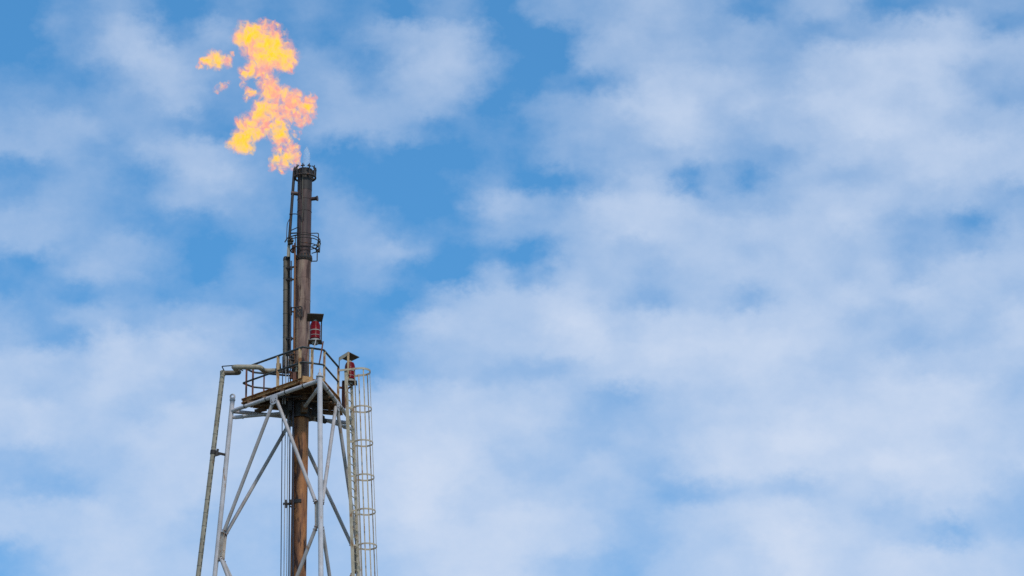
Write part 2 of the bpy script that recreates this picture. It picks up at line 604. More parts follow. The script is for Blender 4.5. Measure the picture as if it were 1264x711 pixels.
for k in range(16):
    q = ang(k * 22.5, 0.283, ZF)
    mb.tube([q - Vector((0, 0, 0.10)), q + Vector((0, 0, 0.09))], 0.014, 6)
tag(mb.build('bolts', 'bolt', fl), kind='stuff')
# barrel of the tip, open at the rim
tip = MB().lathe((0, 0, 0), [(0.246, ZF + 0.05), (0.246, zax(236)), (0.23, zax(236) + 0.005)], 40).build('tip_barrel', 'tip', fs)
MB().lathe((0, 0, 0), [(0.238, zax(236) + 0.003), (0.252, zax(236) + 0.004), (0.252, ZT - 0.05), (0.262, ZT - 0.04), (0.262, ZT), (0.235, ZT), (0.235, ZT - 0.7)], 40).build('burner_rim', 'dark', tip)
MB().tube([ang(250, 0.262, ZF + 0.2), ang(252, 0.264, zax(280)), ang(262, 0.264, zax(262)), ang(255, 0.264, zax(238)), ang(258, 0.27, zax(214))], 0.016, 8).build('pilot_tube', 'clad_dark', tip)
MB().tube([ang(268, 0.262, zax(275)), ang(266, 0.266, zax(255)), ang(240, 0.268, zax(240)), ang(238, 0.27, zax(216))], 0.013, 8).build('pilot_tube', 'dark', tip)
# steam ring with injector nozzles
ZS = zax(219.5)
sr = MB().ring((0, 0, ZS), 0.365, 0.036, 48, 10).build('steam_ring', 'dark', fs)
for k in range(10):
    a = k * 36 + 8
    base = ang(a, 0.365, ZS)
    top = ang(a, 0.375, ZT + 0.02)
    noz = MB().tube([base, base.lerp(top, 0.9), top], [0.026, 0.024, 0.03], 8).build('injector', 'dark', sr)
    tan_ = Vector((-math.sin(R(a)), math.cos(R(a)), 0))
    mb = MB()
    mb.tube([top - tan_ * 0.07, top + tan_ * 0.07], 0.022, 6)
    mb.tube([top, ang(a, 0.29, ZT + 0.10)], 0.020, 6)
    mb.tube([top, top + Vector((0, 0, 0.09))], 0.018, 6)
    mb.build('nozzle_head', 'dark', noz)
for k in range(4):
    MB().bar(ang(k * 90 + 20, 0.24, ZS), ang(k * 90 + 20, 0.35, ZS), 0.03, 0.05).build('ring_bracket', 'dark', sr)
# side stubs
ZSt = zax(246)
st = MB()
st.tube([Vector((0.22, -0.02, ZSt)), Vector((0.36, -0.06, ZSt)), Vector((0.44, -0.08, ZSt))], [0.065, 0.065, 0.07], 16)
st.tube([Vector((0.40, -0.07, ZSt)), Vector((0.455, -0.085, ZSt))], [0.075, 0.10], 16)
st.build('side_stub', 'tip', fs)
# steam line feeding the ring
e0, e1 = at(356.8, 300, -0.06), at(363.2, 212, -0.06)
sl = MB().tube([at(356.0, 316, -0.06), e0, e1, e1 + Vector((0.02, 0, 0.12))], 0.052, 14).build('steam_line', 'dark', fs)
zz = zax(239)
pp = e0.lerp(e1, (zz - e0.z) / (e1.z - e0.z))
MB().tube([pp - Vector((0.06, 0, 0)), Vector((-0.20, -0.02, zz - 0.02))], 0.07, 14).build('cross_stub', 'tip', fs)
# valve and small-bore pipework round the foot of the tip
ro = thing('pilot_pipework', (0, 0, zax(305)), 'ring of thin dark looped pipes and valves round the foot of the flare tip', 'pipework')
zs = [zax(297), zax(300.5), zax(306.5), zax(309.5)]
MB().ring((0, 0, zs[0]), 0.56, 0.017, 44, 8, R(-150), R(60)).build('pipe_loop', 'dark', ro)
MB().ring((0, 0, zs[1]), 0.57, 0.017, 44, 8, R(-165), R(70)).build('pipe_loop', 'dark', ro)
MB().ring((0, 0, zs[2]), 0.52, 0.017, 44, 8, R(-100), R(60)).build('pipe_loop', 'dark', ro)
MB().ring((0, 0, zs[3]), 0.44, 0.022, 44, 8, R(-200), R(20)).build('pipe_loop', 'dark', ro)
for (a, z0, z1, rr) in ((-60, zs[1], zs[3], 0.55), (5, zs[0], zs[3] - 0.05, 0.565), (-20, zs[0], zs[2], 0.56), (-120, zs[0], zs[3], 0.55)):
    MB().tube([ang(a, rr, z0), ang(a, rr - 0.02, z1)], 0.015, 8).build('hanger', 'dark', ro)
MB().tube(fillet([(0.23, 0, zax(288)), (0.50, -0.02, zax(288)), (0.50, -0.03, zs[0]), (0.44, -0.05, zs[2]), (0.44, -0.05, zs[3])], 0.05), 0.018, 8).build('pilot_pipe', 'dark', ro)
MB().tube(fillet([(0.26, -0.04, zax(323)), (0.47, -0.05, zax(323)), (0.47, -0.05, zs[3])], 0.03), 0.019, 8).build('pilot_pipe', 'dark', ro)
MB().tube(fillet([at(351.5, 299, -0.25), at(355.5, 292.5, -0.25), at(368, 290, -0.28)], 0.1), 0.022, 8).build('pilot_pipe', 'dark', ro)
MB().tube(fillet([at(353.6, 297, -0.2), at(354.5, 276, -0.15), at(357.5, 270, -0.1)], 0.1), 0.014, 8).build('pilot_pipe', 'conduit', ro)
MB().tube(fillet([at(357, 264.3, -0.1), at(366, 264, -0.15), at(372, 266, -0.28), at(373, 273, -0.28)], 0.08), 0.018, 8).build('pilot_pipe', 'dark', ro)
MB().tube(fillet([at(359, 284.5, -0.1), at(369, 280, -0.27)], 0.05), 0.017, 8).build('pilot_pipe', 'dark', ro)
MB().tube(fillet([at(359, 288, -0.1), at(368, 287.5, -0.27)], 0.05), 0.026, 8).build('pilot_pipe', 'dark', ro)
vb = at(358.6, 297.5, -0.2)
val = MB().lathe(vb, [(0.03, -0.12), (0.09, -0.11), (0.09, -0.08), (0.055, -0.06), (0.11, -0.02), (0.11, 0.03), (0.05, 0.07), (0.09, 0.09), (0.09, 0.11)], 16).build('valve', 'clad_dark', ro)
MB().tube([vb + Vector((0, -0.1, 0)), vb + Vector((0.02, -0.2, 0.02))], 0.014, 6).build('valve_stem', 'bolt', val)
vb2 = ang(-15, 0.52, zs[2] + 0.06)
MB().lathe(vb2, [(0.02, -0.07), (0.05, -0.03), (0.05, 0.03), (0.02, 0.07)], 12).build('valve', 'clad', ro)
vb3 = ang(0, 0.50, zs[3])
MB().lathe(vb3, [(0.03, -0.06), (0.06, -0.03), (0.06, 0.03), (0.03, 0.06)], 12).build('valve', 'dark', ro)
MB().bar(at(356.4, 303, -0.15), at(355.6, 317, -0.15), 0.09, 0.05, (0, 1, 0)).build('junction_box', 'clad', ro)
MB().tube([at(362, 303, -0.15), at(362, 312, -0.15)], 0.05, 10).build('pipe_clamp', 'red_post', ro)
# bracket on the middle shell
zb = zax(386)
bk = MB()
bk.tube(fillet([at(359, 380, -0.2), at(366, 379.5, -0.3), at(372.5, 378, -0.33), at(373, 391, -0.33)], 0.06), 0.022, 8)
bk.tube([at(366.5, 380, -0.30), at(373, 391.5, -0.33)], 0.018, 8)
bk.tube([at(366.5, 379, -0.30), at(366.5, 392, -0.30)], 0.02, 8)
bk.tube([at(358.5, 384, -0.14), at(366, 386, -0.25)], 0.03, 8)
bk.tube([at(359, 379, -0.14), at(359, 389, -0.14)], 0.045, 8)
bk.build('pipe_bracket', 'dark', fs)
mb = MB()
mb.bar(at(349.5, 622, -0.12), at(366, 622, -0.2), 0.06, 0.07)
mb.bar(at(357, 619, -0.22), at(372, 618, -0.27), 0.05, 0.12)
mb.tube([at(358, 625, -0.2), at(364, 628, -0.25)], 0.025, 6)
mb.tube([at(353, 617, -0.16), at(353, 627, -0.16)], 0.03, 6)
mb.build('pipe_bracket', 'dark', fs)

# fittings between the risers and the shell
for (y0, x1, y1) in ((331, 366, 329), (345, 365, 345), (418, 364, 418), (437, 364, 437)):
    mb = MB()
    mb.bar(at(353, y0, -0.06), at(x1, y1, -0.22), 0.05, 0.05)
    mb.tube([at(359.3, y0 - 2, -0.14), at(359.3, y0 + 2, -0.14)], 0.045, 8)
    mb.build('pipe_bracket', 'dark', fs)
skirt = MB().lathe((0, 0, ZD), [(0.44, -0.02), (0.44, 0.02), (0.33, 0.03), (0.33, 0.17), (0.275, 0.20), (0.258, 0.20)], 36).build('deck_skirt', 'dark', fs)
mb = MB()
for k in range(12):
    q = ang(k * 30 + 5, 0.385, ZD + 0.02)
    mb.tube([q, q + Vector((0, 0, 0.07))], 0.018, 6)
tag(mb.build('bolts', 'bolt', skirt), kind='stuff')
for zf_ in (zax(247), zax(262), zax(290)):
    MB().lathe((0, 0, zf_), [(0.246, -0.014), (0.256, -0.008), (0.256, 0.008), (0.246, 0.014)], 40).build('weld_seam', 'tip', tip)
# small valve station where the steam line meets the stack
vs_ = thing('valve_station', at(360, 455, -0.3), 'cluster of small dark valves and flanges beside the stack foot on the platform', 'valves')
for (x, y, r, mt) in ((361.0, 441, 0.075, 'dark'), (358.5, 447, 0.06, 'clad_dark'), (362.5, 457, 0.085, 'dark'), (365.5, 455, 0.06, 'clad'), (359.5, 463, 0.07, 'red_post')):
    c = at(x, y, -0.30)
    v_ = MB().lathe(c, [(r * 0.5, -0.13), (r, -0.12), (r, -0.09), (r * 0.6, -0.07), (r * 0.95, 0.0), (r * 0.6, 0.07), (r, 0.09), (r, 0.12), (r * 0.5, 0.13)], 14).build('valve', mt, vs_)
    mb = MB().tube([c, c + Vector((-0.04, -0.13, 0.03))], 0.014, 6)
    mb.ring(c + Vector((-0.04, -0.13, 0.03)), 0.055, 0.010, 14, 6)
    mb.build('handwheel', 'bolt', v_)
MB().tube([at(361, 434, -0.3), at(361, 468, -0.3)], 0.03, 8).build('valve_pipe', 'dark', vs_)
MB().tube([at(357, 452, -0.3), at(367, 452, -0.3)], 0.028, 8).build('valve_pipe', 'conduit', vs_)
MB().bar(at(363.5, 460, -0.36), at(363.5, 470, -0.36), 0.12, 0.09, (0, 1, 0)).build('junction_box', 'red_post', vs_)

# ------------------------------------------------------------------ riser and steam supply pipe
ZC = zax(456.5)
sp = thing('steam_supply_pipe', (-5, 0.8, 0), 'banded grey lagged steam pipe climbing outside the left leg and crossing to the stack', 'pipe')
A_ = Vector((-2.70, 0.30, ZC))
foot = A_ + Vector((-0.093, 0.02, -1)).normalized() * (ZC / 0.9955)
loop = [foot, A_ + Vector((0, 0, -0.02)), Vector((-2.12, 0.28, ZC)), Vector((-2.30, -0.27, ZC)), Vector((-1.42, -0.26, ZC)), Vector((-1.27, 0.12, ZC)), Vector((-0.62, 0.08, ZC)), Vector((-0.62, 0.02, ZC + 0.2))]
pts = [loop[0]] + fillet(loop[1:], 0.0001, 1)[1:]
MB().tube([foot, A_ + Vector((-0.09 * 0.0, 0, 0.0))], 0.085, 18).build('upright_pipe', 'clad', sp)
MB().tube(fillet([A_ + Vector((0.0, 0, 0)), loop[2], loop[3]], 0.10, 4), 0.082, 16).build('cross_pipe', 'clad_dark', sp)
MB().tube(fillet([loop[2].lerp(loop[3], 0.5), loop[3], loop[4], loop[5], loop[6]], 0.12, 4), 0.088, 16).build('expansion_loop', 'clad', sp)
MB().lathe(A_, [(0.088, -0.10), (0.095, -0.09), (0.095, 0.06), (0.06, 0.09)], 16).build('elbow_cover', 'clad', sp)
d = (A_ - foot).normalized()
band_me = MB().tube([d * -0.008, d * 0.008], 0.090, 16).mesh('clad_band')
band_me.materials.append(M['strap'])
L_ = (A_ - foot).length
s = 0.35
while s < L_ - 5:
    if s > 12.5:
        break
    o = link('clad_band', band_me, sp)
    o.location = A_ - d * s - Vector(sp.location)
    s += 0.47
# row of lacing hooks down the side
hook_me = MB().bar(Vector((0, 0, -0.05)), Vector((0, 0, 0.05)), 0.03, 0.02, (0, 1, 0)).mesh('lacing_hook')
hook_me.materials.append(M['band'])
s = 0.5
while s < 12.5:
    o = link('lacing_hook', hook_me, sp)
    o.location = A_ - d * s + Vector((0.062, -0.062, 0)) - Vector(sp.location)
    s += 0.235
# stay to the leg
zb = zax(562 - 8)
pb = A_ - d * ((A_.z - zb) / d.z)
lb = legp('L', zb)
mb = MB()
mb.bar(pb + Vector((0, -0.05, 0)), lb, 0.06, 0.07)
mb.tube([pb - d * 0.07, pb + d * 0.07], 0.105, 14)
mb.bar(pb + Vector((0.12, -0.06, -0.13)), pb + Vector((0.16, -0.06, 0.10)), 0.08, 0.05, (0, 1, 0))
mb.bar(pb + Vector((0.05, -0.08, -0.16)), pb + Vector((0.24, -0.08, -0.10)), 0.05, 0.04)
mb.build('leg_stay', 'dark', sp)

rp = thing('riser_pipe', (-0.63, 0, ZC), 'thick sooty banded riser pipe, outermost pipe left of the stack above the platform', 'pipe')
rt, rb = at(352.6, 319, 0.0), at(352.0, 452, 0.0)
rb.z = ZC
MB().tube([rb - Vector((0, 0, 0.1)), rt], 0.080, 16).build('lagged_pipe', 'clad_dark', rp)
MB().lathe(rt, [(0.088, -0.08), (0.088, 0.0), (0.06, 0.06), (0.02, 0.08)], 16).build('end_cap', 'dark', rp)
rb2, rt2 = at(356.4, 452, 0.1), at(356.8, 306, 0.05)
tag(MB().tube([rb2, rt2], 0.045, 12).build('bare_pipe', 'dark'), 'slim black bare pipe rising between the banded riser and the stack', 'pipe')
dd = (rt - rb).normalized()
bme = MB().tube([dd * -0.01, dd * 0.01], 0.086, 16).mesh('clad_band')
bme.materials.append(M['band'])
for k in range(9):
    o = link('clad_band', bme, rp)
    o.location = rb.lerp(rt, (k + 0.7) / 9.4) - Vector(rp.location)
MB().lathe(rb + Vector((0.03, 0, 0.05)), [(0.12, -0.16), (0.13, -0.1), (0.10, 0.0), (0.13, 0.02), (0.13, 0.06), (0.09, 0.1)], 16).build('valve_body', 'dark', rp)
MB().tube([at(341, 452, 0.0), at(347, 452, 0.0)], 0.10, 12).build('pipe_flange', 'clad_dark', rp)

# thin conduits, each a thing
for (x0, y0, x1, y1, dep, r, mt, lab) in (
        (349.0, 440, 346.3, 760, -0.10, 0.016, 'conduit', 'outermost thin dark conduit left of the stack'),
        (353.0, 440, 350.0, 760, -0.14, 0.016, 'conduit_pale', 'thin pale conduit left of the stack, second from the outside'),
        (356.2, 440, 353.4, 760, -0.10, 0.014, 'conduit_pale', 'thin pale conduit left of the stack, third from the outside'),
        (359.5, 322, 356.2, 760, -0.16, 0.022, 'conduit', 'thin dark conduit close to the stack, second from its shell'),
        (364.2, 300, 359.6, 760, -0.24, 0.034, 'rusty_conduit', 'rusty brown conduit fixed against the left side of the stack'),
        (362.0, 470, 361.9, 760, -0.30, 0.030, 'conduit', 'black conduit running down the front left of the orange stack below the deck')):
    a, b = at(x0, y0, dep), at(x1, y1, dep)
    d_ = (b - a).normalized()
    c_ = a + d_ * ((a.z) / -d_.z)
    c_ = Vector((b.x, b.y, 0.0))
    o = MB().tube([a, b, c_], r, 10).build('conduit', mt)
    tag(o, lab, 'conduit', 'conduits clipped along the stack')

# ------------------------------------------------------------------ access platform
pf = thing('access_platform', (0, 0, ZD), 'rust-stained ochre work platform with dark handrails wrapped round the stack', 'platform')
Cc, Aa, Bb, Dd, Ff, Ee = (Vector(q) for q in ((-2.02, 0.46, 0), (0.10, -1.55, 0), (0.79, -1.28, 0), (1.24, 0.34, 0), (1.30, 1.62, 0), (-1.68, 0.84, 0)))
poly = [Cc, Aa, Bb, Dd, Ff, Ee]


def lift(q, z):
    return Vector((q.x, q.y, z))


# deck plates with a hole for the stack: a fan of plates
hole = [ang(k * 20, 0.42, 0) for k in range(18)]


def on_edge(a):
    dv_ = Vector((math.cos(a), math.sin(a), 0))
    best = None
    for i in range(6):
        p0, p1 = poly[i] * 0.985, poly[(i + 1) % 6] * 0.985
        ed = p1 - p0
        den = dv_.x * ed.y - dv_.y * ed.x
        if abs(den) < 1e-9:
            continue
        t_ = (p0.x * ed.y - p0.y * ed.x) / den
        s_ = (p0.x * dv_.y - p0.y * dv_.x) / den
        if t_ > 0 and -1e-6 <= s_ <= 1 + 1e-6:
            best = t_ if best is None else min(best, t_)
    return dv_ * best


corner_a = sorted(math.atan2(q.y, q.x) % (2 * math.pi) for q in poly)
plate_edges = corner_a
for i in range(6):
    a0, a1 = corner_a[i], corner_a[(i + 1) % 6]
    if a1 < a0:
        a1 += 2 * math.pi
    nseg = max(2, int((a1 - a0) / 0.3))
    gap = 0.008
    inn = [Vector((0.40 * math.cos(a0 + gap + (a1 - a0 - 2 * gap) * k / nseg), 0.40 * math.sin(a0 + gap + (a1 - a0 - 2 * gap) * k / nseg), 0)) for k in range(nseg + 1)]
    outr = [on_edge(a0 + gap * 0.4 + (a1 - a0 - 0.8 * gap) * k / nseg) for k in range(nseg + 1)]
    mb = MB()
    loopv = [lift(q, ZD - 0.03) for q in outr] + [lift(q, ZD - 0.03) for q in inn[::-1]]
    mb.prism(loopv, (0, 0, 0.025))
    mb.build('deck_plate', 'deck', pf)
# perimeter channels and toe boards
for i in range(6):
    p0, p1 = poly[i], poly[(i + 1) % 6]
    t = (p1 - p0).normalized()
    MB().channel(lift(p0 + t * 0.005, ZD - 0.105), lift(p1 - t * 0.005, ZD - 0.105), 0.15, 0.06, 0.016, flip=1).build('edge_channel', 'ochre', pf)
# boxed corner piece at the near corner
mb = MB()
tt = (Bb - Aa).normalized()
nn_ = Vector((tt.y, -tt.x, 0))
mb.prism([lift(Aa + nn_ * 0.02 - tt * 0.02, ZD - 0.19), lift(Aa + nn_ * 0.02 + tt * 0.36, ZD - 0.19), lift(Aa + nn_ * 0.02 + tt * 0.36, ZD + 0.035), lift(Aa + nn_ * 0.02 - tt * 0.02, ZD + 0.035)], nn_ * 0.05)
mb.build('corner_box', 'ochre', pf)
mb = MB()
mb.prism([lift(Bb + nn_ * 0.02 - tt * 0.26, ZD - 0.19), lift(Bb + nn_ * 0.02 + tt * 0.0, ZD - 0.19), lift(Bb + nn_ * 0.02, ZD + 0.035), lift(Bb + nn_ * 0.02 - tt * 0.26, ZD + 0.035)], nn_ * 0.05)
mb.build('corner_box', 'ochre', pf)
# joists under the deck
for (q0, q1) in (((-1.9, 0.55), (-0.42, 0.62)), ((-1.0, -0.30), (-0.30, 0.95)), ((-0.42, -0.95), (-0.36, 1.15)), ((0.40, -1.3), (0.44, 1.35)), ((-0.62, -0.52), (0.95, -0.55)), ((-1.2, 0.5), (1.2, 0.48)), ((0.85, -0.9), (0.90, 1.45))):
    MB().channel((q0[0], q0[1], ZD - 0.13), (q1[0], q1[1], ZD - 0.13), 0.16, 0.07, 0.016).build('joist', 'deck', pf)
# short stools that carry the deck on the ring tubes
for (a, b, s) in (('L', 'N', 0.19), ('L', 'N', 0.36), ('L', 'N', 0.58), ('L', 'N', 0.80), ('N', 'R', 0.18), ('N', 'R', 0.42), ('N', 'R', 0.6), ('R', 'L', 0.25), ('R', 'L', 0.8)):
    c = legp(a, ZR).lerp(legp(b, ZR), s)
    inw = Vector((-c.x, -c.y, 0)).normalized()
    MB().bar(lift(c + inw * -0.02, ZR + 0.09), lift(c + inw * 0.40, ZR + 0.10), 0.13, 0.10).build('support_stool', 'deck', pf)
# dark hangers and valve boxes seen under the deck
for (x, y, h, w) in ((-0.52, -0.10, 0.62, 0.16), (-0.36, -0.36, 0.55, 0.14), (0.46, 0.05, 0.60, 0.20), (-0.62, 0.22, 0.45, 0.12), (0.02, 0.52, 0.6, 0.3)):
    MB().bar((x, y, ZD - 0.2), (x, y, ZD - 0.2 - h), w, 0.12, (0, 1, 0)).build('hanger_plate', 'dark', pf)
for (x, y) in ((-0.60, -0.35), (-0.52, -0.42), (-0.44, -0.46), (-0.55, 0.02), (0.42, -0.45), (0.58, -0.2)):
    MB().tube([(x, y, ZD - 0.16), (x, y, ZD - 0.16 - random.uniform(0.25, 0.55))], 0.018, 8).build('hanger_rod', random.choice(['conduit_pale', 'bolt', 'rusty_conduit']), pf)
for (p0_, p1_) in (((-0.9, -0.5, -0.33), (0.1, -0.62, -0.33)), ((-0.75, 0.0, -0.42), (-0.3, -0.2, -0.42)), ((0.35, -0.35, -0.40), (1.05, -0.25, -0.40)), ((0.4, 0.3, -0.5), (1.1, 0.6, -0.5)), ((-1.5, 0.35, -0.30), (-0.4, 0.2, -0.30))):
    MB().tube([Vector(p0_) + Vector((0, 0, ZD)), Vector(p1_) + Vector((0, 0, ZD))], 0.035, 10).build('underdeck_pipe', random.choice(['deck', 'dark', 'rusty_conduit']), pf)
MB().tube([(0.55, 0.45, ZD - 0.72), (0.80, 0.75, ZD - 0.72)], 0.09, 12).build('end_cap', 'dark', pf)

# handrails
RH, RM = 1.10, 0.56


def rail(pts, name, mat='rail', r=0.030):
    MB().tube(fillet(pts, 0.06, 4), r, 10).build(name, mat, pf)


Ae = Aa.lerp(Cc, 0.02)
rail([lift(Dd, ZD + RH), lift(Bb, ZD + RH), lift(Aa, ZD + RH), lift(Cc.lerp(Aa, 0.02), ZD + RH), lift(Ee, ZD + RH), lift(Ee.lerp(Ff, 0.48), ZD + RH)], 'top_rail', r=0.036)
rail([lift(Dd, ZD + RM), lift(Bb, ZD + RM), lift(Aa, ZD + RM), lift(Cc, ZD + RM), lift(Ee, ZD + RM), lift(Ee.lerp(Ff, 0.48), ZD + RM)], 'mid_rail', r=0.033)
rail([lift(Dd, ZD + 0.12), lift(Ff.lerp(Dd, 0.5), ZD + 0.12)], 'toe_rail', 'red_post', 0.025)


def post(q, mat='post', h=RH, w=0.075, base=-0.12):
    q = Vector(q)
    MB().bar(lift(q, ZD + base), lift(q, ZD + h - 0.028), w, 0.05, (0, 1, 0)).build('rail_post', mat, pf)


for s, mt in ((0.06, 'red_post'), (0.17, 'red_post'), (0.59, 'post'), (0.955, 'post')):
    post(Cc.lerp(Aa, s), mt, w=0.065 if mt == 'red_post' else 0.10)
post(Ee.lerp(Ff, 0.12), 'red_post', w=0.05)
post(Ee.lerp(Ff, 0.45), 'red_post', w=0.05)
post(Aa.lerp(Bb, 0.45), 'post', w=0.10)
post(Bb.lerp(Dd, 0.06), 'post', w=0.08)
post(Dd, 'post', w=0.085)
# stanchion clips
rail([lift(Ee.lerp(Ff, 0.48), ZD + RH), lift(Ee.lerp(Ff, 0.48), ZD - 0.1)], 'end_stanchion', 'red_post', 0.025)
# short guard rail at the pipe bend
gr = MB().tube(fillet([Vector((-2.62, 0.40, ZC + 0.05)), Vector((-2.72, -0.02, ZC + 0.12)), Vector((-2.32, -0.10, ZC + 0.12)), Vector((-2.02, 0.35, ZC + 0.10))], 0.05), 0.02, 8)
gr.build('guard_bar', 'rail', pf)


# ------------------------------------------------------------------ warning beacons
def lens_profile():
    prof = [(0.115, 0.0), (0.155, 0.01)]
    z_ = 0.02
    h = 0.60
    nrib = 13
    for k in range(nrib):
        f = k / nrib
        rr = 0.172 if f < 0.72 else 0.172 - 0.06 * ((f - 0.72) / 0.28) ** 1.6
        prof += [(rr, z_), (rr + 0.007, z_ + h / nrib * 0.35), (rr + 0.007, z_ + h / nrib * 0.65), (rr, z_ + h / nrib * 0.97)]
        z_ += h / nrib
    prof += [(0.07, z_ + 0.02)]
    return prof


def beacon(loc, label, hood_kind):
    b = thing('warning_beacon', loc, label, 'beacon', 'red obstruction beacons at the platform rail')
    loc = Vector(loc)
    MB().lathe(loc, [(0.05, -0.16), (0.10, -0.15), (0.12, -0.07), (0.20, -0.06), (0.20, -0.02), (0.165, -0.015), (0.165, 0.02), (0.14, 0.03)], 28).build('base_casting', 'cap', b)
    MB().lathe(loc + Vector((0, 0, 0.025)), lens_profile(), 36).build('red_lens', 'lens', b)
    MB().lathe(loc + Vector((0, 0, 0.33)), [(0.165, -0.022), (0.184, -0.014), (0.184, 0.014), (0.165, 0.016)], 36).build('clamp_band', 'cap', b)
    MB().lathe(loc + Vector((0, 0, 0.155)), [(0.165, -0.008), (0.184, -0.007), (0.184, 0.007), (0.165, 0.008)], 36).build('seam_ring', 'cap', b)
    MB().lathe(loc + Vector((0, 0, 0.64)), [(0.06, 0.0), (0.07, 0.01), (0.065, 0.06), (0.04, 0.10)], 20).build('top_cap', 'cap', b)
    return b


# beacon over the near corner of the rail
b1 = Vector((0.50, -1.46, at(391, 420, -1.46).z))
bk1 = beacon(b1, 'red ribbed warning beacon on the near platform corner, standing right beside the stack', 1)
MB().prism([b1 + Vector((-0.22, -0.2, -0.07)), b1 + Vector((0.24, -0.2, -0.07)), b1 + Vector((0.24, 0.22, -0.07)), b1 + Vector((-0.22, 0.22, -0.07))], (0, 0, 0.02)).build('mounting_plate', 'hood', bk1)
zt = b1.z + 0.83
MB().prism([Vector((b1.x - 0.26, b1.y - 0.30, zt + 0.02)), Vector((b1.x + 0.30, b1.y - 0.28, zt + 0.0)), Vector((b1.x + 0.22, b1.y + 0.30, zt - 0.05)), Vector((b1.x - 0.30, b1.y + 0.30, zt - 0.03))], (0, 0, 0.022)).build('hood_plate', 'hood', bk1)
for dx in (0.20,):
    MB().bar(Vector((b1.x + dx, b1.y + 0.24, b1.z - 0.06)), Vector((b1.x + dx, b1.y + 0.24, zt - 0.03)), 0.045, 0.03, (0, 1, 0)).build('hood_post', 'dark', bk1)
for (dx, tx) in ((-0.20, -0.32), (0.28, 0.16)):
    MB().bar(b1 + Vector((dx, -0.02, -0.05)), Vector((b1.x + tx, b1.y + 0.02, ZD + RM)), 0.045, 0.045, (0, 1, 0)).build('stand_leg', 'red_post', bk1)
MB().tube([b1 + Vector((0.05, -0.2, -0.02)), b1 + Vector((-0.02, -0.2, -0.35))], 0.018, 8).build('cable_tail', 'conduit_pale', bk1)

# beacon by the ladder head
b2 = Vector((1.62, 0.62, at(430.5, 470, 0.62).z))
bk2 = beacon(b2, 'red warning beacon under a bent hood, partly behind the ladder cage top', 2)
MB().prism([b2 + Vector((-0.25, -0.22, -0.09)), b2 + Vector((0.25, -0.22, -0.09)), b2 + Vector((0.25, 0.22, -0.09)), b2 + Vector((-0.25, 0.22, -0.09))], (0, 0, 0.02)).build('mounting_plate', 'hood', bk2)
z2 = b2.z + 0.86
h0, h1, h2, h3 = (Vector((b2.x + x, b2.y + y, z2 + dz)) for x, y, dz in ((-0.05, -0.34, 0.06), (0.32, 0.02, 0.0), (-0.02, 0.40, -0.02), (-0.38, 0.05, 0.0)))
MB().prism([h0, h1, h2, h3], (0, 0, 0.02)).build('hood_plate', 'hood', bk2)
MB().prism([h0 + Vector((0, -0.003, 0)), h3 + Vector((0, -0.003, 0)), h3 + Vector((0, -0.003, -0.13)), h0 + Vector((0, -0.003, -0.11))], (-0.01, -0.012, 0)).build('hood_fascia', 'ladder', bk2)
MB().bar(h0 + Vector((0, 0.02, 0)), Vector((h0.x, h0.y + 0.02, b2.z - 0.08)), 0.075, 0.03, (0, 1, 0)).build('hood_post', 'post', bk2)
MB().bar(h3 + Vector((0.01, 0, 0)), Vector((h3.x + 0.01, h3.y, b2.z + 0.22)), 0.03, 0.03, (0, 1, 0)).build('hood_post', 'rail', bk2)
MB().bar(Vector((1.42, 0.60, ZD - 0.3)), Vector((1.42, 0.60, b2.z - 0.05)), 0.13, 0.10, (0, 1, 0)).build('stand_post', 'red_post', bk2)
MB().bar(b2 + Vector((0.20, 0, -0.08)), Vector((1.46, 0.60, ZD + 0.33)), 0.05, 0.05, (0, 1, 0)).build('stand_brace', 'red_post', bk2)
MB().bar(Vector((1.25, 0.5, ZD + 0.42)), Vector((1.42, 0.56, ZD + 0.42)), 0.06, 0.06).build('stand_bracket', 'red_post', bk2)

# ------------------------------------------------------------------ caged ladder
ld = thing('caged_ladder', (3.5, 0.3, 0), 'cream caged access ladder climbing the right side of the derrick', 'ladder')
SL = Vector((0.046, -0.004, -1.0))
q1, q2 = Vector((1.56, 0.24, ZR)), Vector((1.73, 0.64, ZR))
out_n = Vector((0.93, -0.36, 0)).normalized()
along = (q2 - q1).normalized()
mid0 = (q1 + q2) / 2
ctr0 = mid0 + Vector((0.42, -0.10, 0))


def slide(q, z_):
    return q + SL * (ZR - z_)


ztop = zax(455) + 0.02
for q, r_, mt in ((q1, 0.052, 'conduit_pale'), (q2, 0.045, 'ladder')):
    MB().bar(slide(q, 0.2), slide(q, ztop), r_ * 2, 0.05, (along.x, along.y, 0)).build('side_rail', 'ladder', ld)
rung_me = MB().tube([(q1 - mid0), (q2 - mid0)], 0.016, 8).mesh('rung')
rung_me.materials.append(M['ladder'])
z_ = ztop - 0.15
while z_ > 0.4:
    o = link('rung', rung_me, ld)
    o.location = slide(mid0, z_) - Vector(ld.location)
    z_ -= 0.29
# hoops
a_in = math.atan2((mid0 - ctr0).y, (mid0 - ctr0).x)
HR = 0.325
hoop = MB()
arc = [Vector((math.cos(a_in + R(38) + R(284) * k / 30) * HR, math.sin(a_in + R(38) + R(284) * k / 30) * HR, 0)) for k in range(31)]
qa, qb = (q1 - ctr0), (q2 - ctr0)
ends = sorted((qa, qb), key=lambda q: (q - arc[0]).length)
vs, fcs = [], []
full = [ends[0]] + arc + [ends[1]]
for i, q in enumerate(full):
    rad_ = Vector((q.x, q.y, 0)).normalized()
    for (a, b) in ((-0.006, -0.028), (0.006, -0.028), (0.006, 0.028), (-0.006, 0.028)):
        vs.append(q + rad_ * a + Vector((0, 0, b)))
for i in range(len(full) - 1):
    for k in range(4):
        fcs.append([i * 4 + k, i * 4 + (k + 1) % 4, (i + 1) * 4 + (k + 1) % 4, (i + 1) * 4 + k])
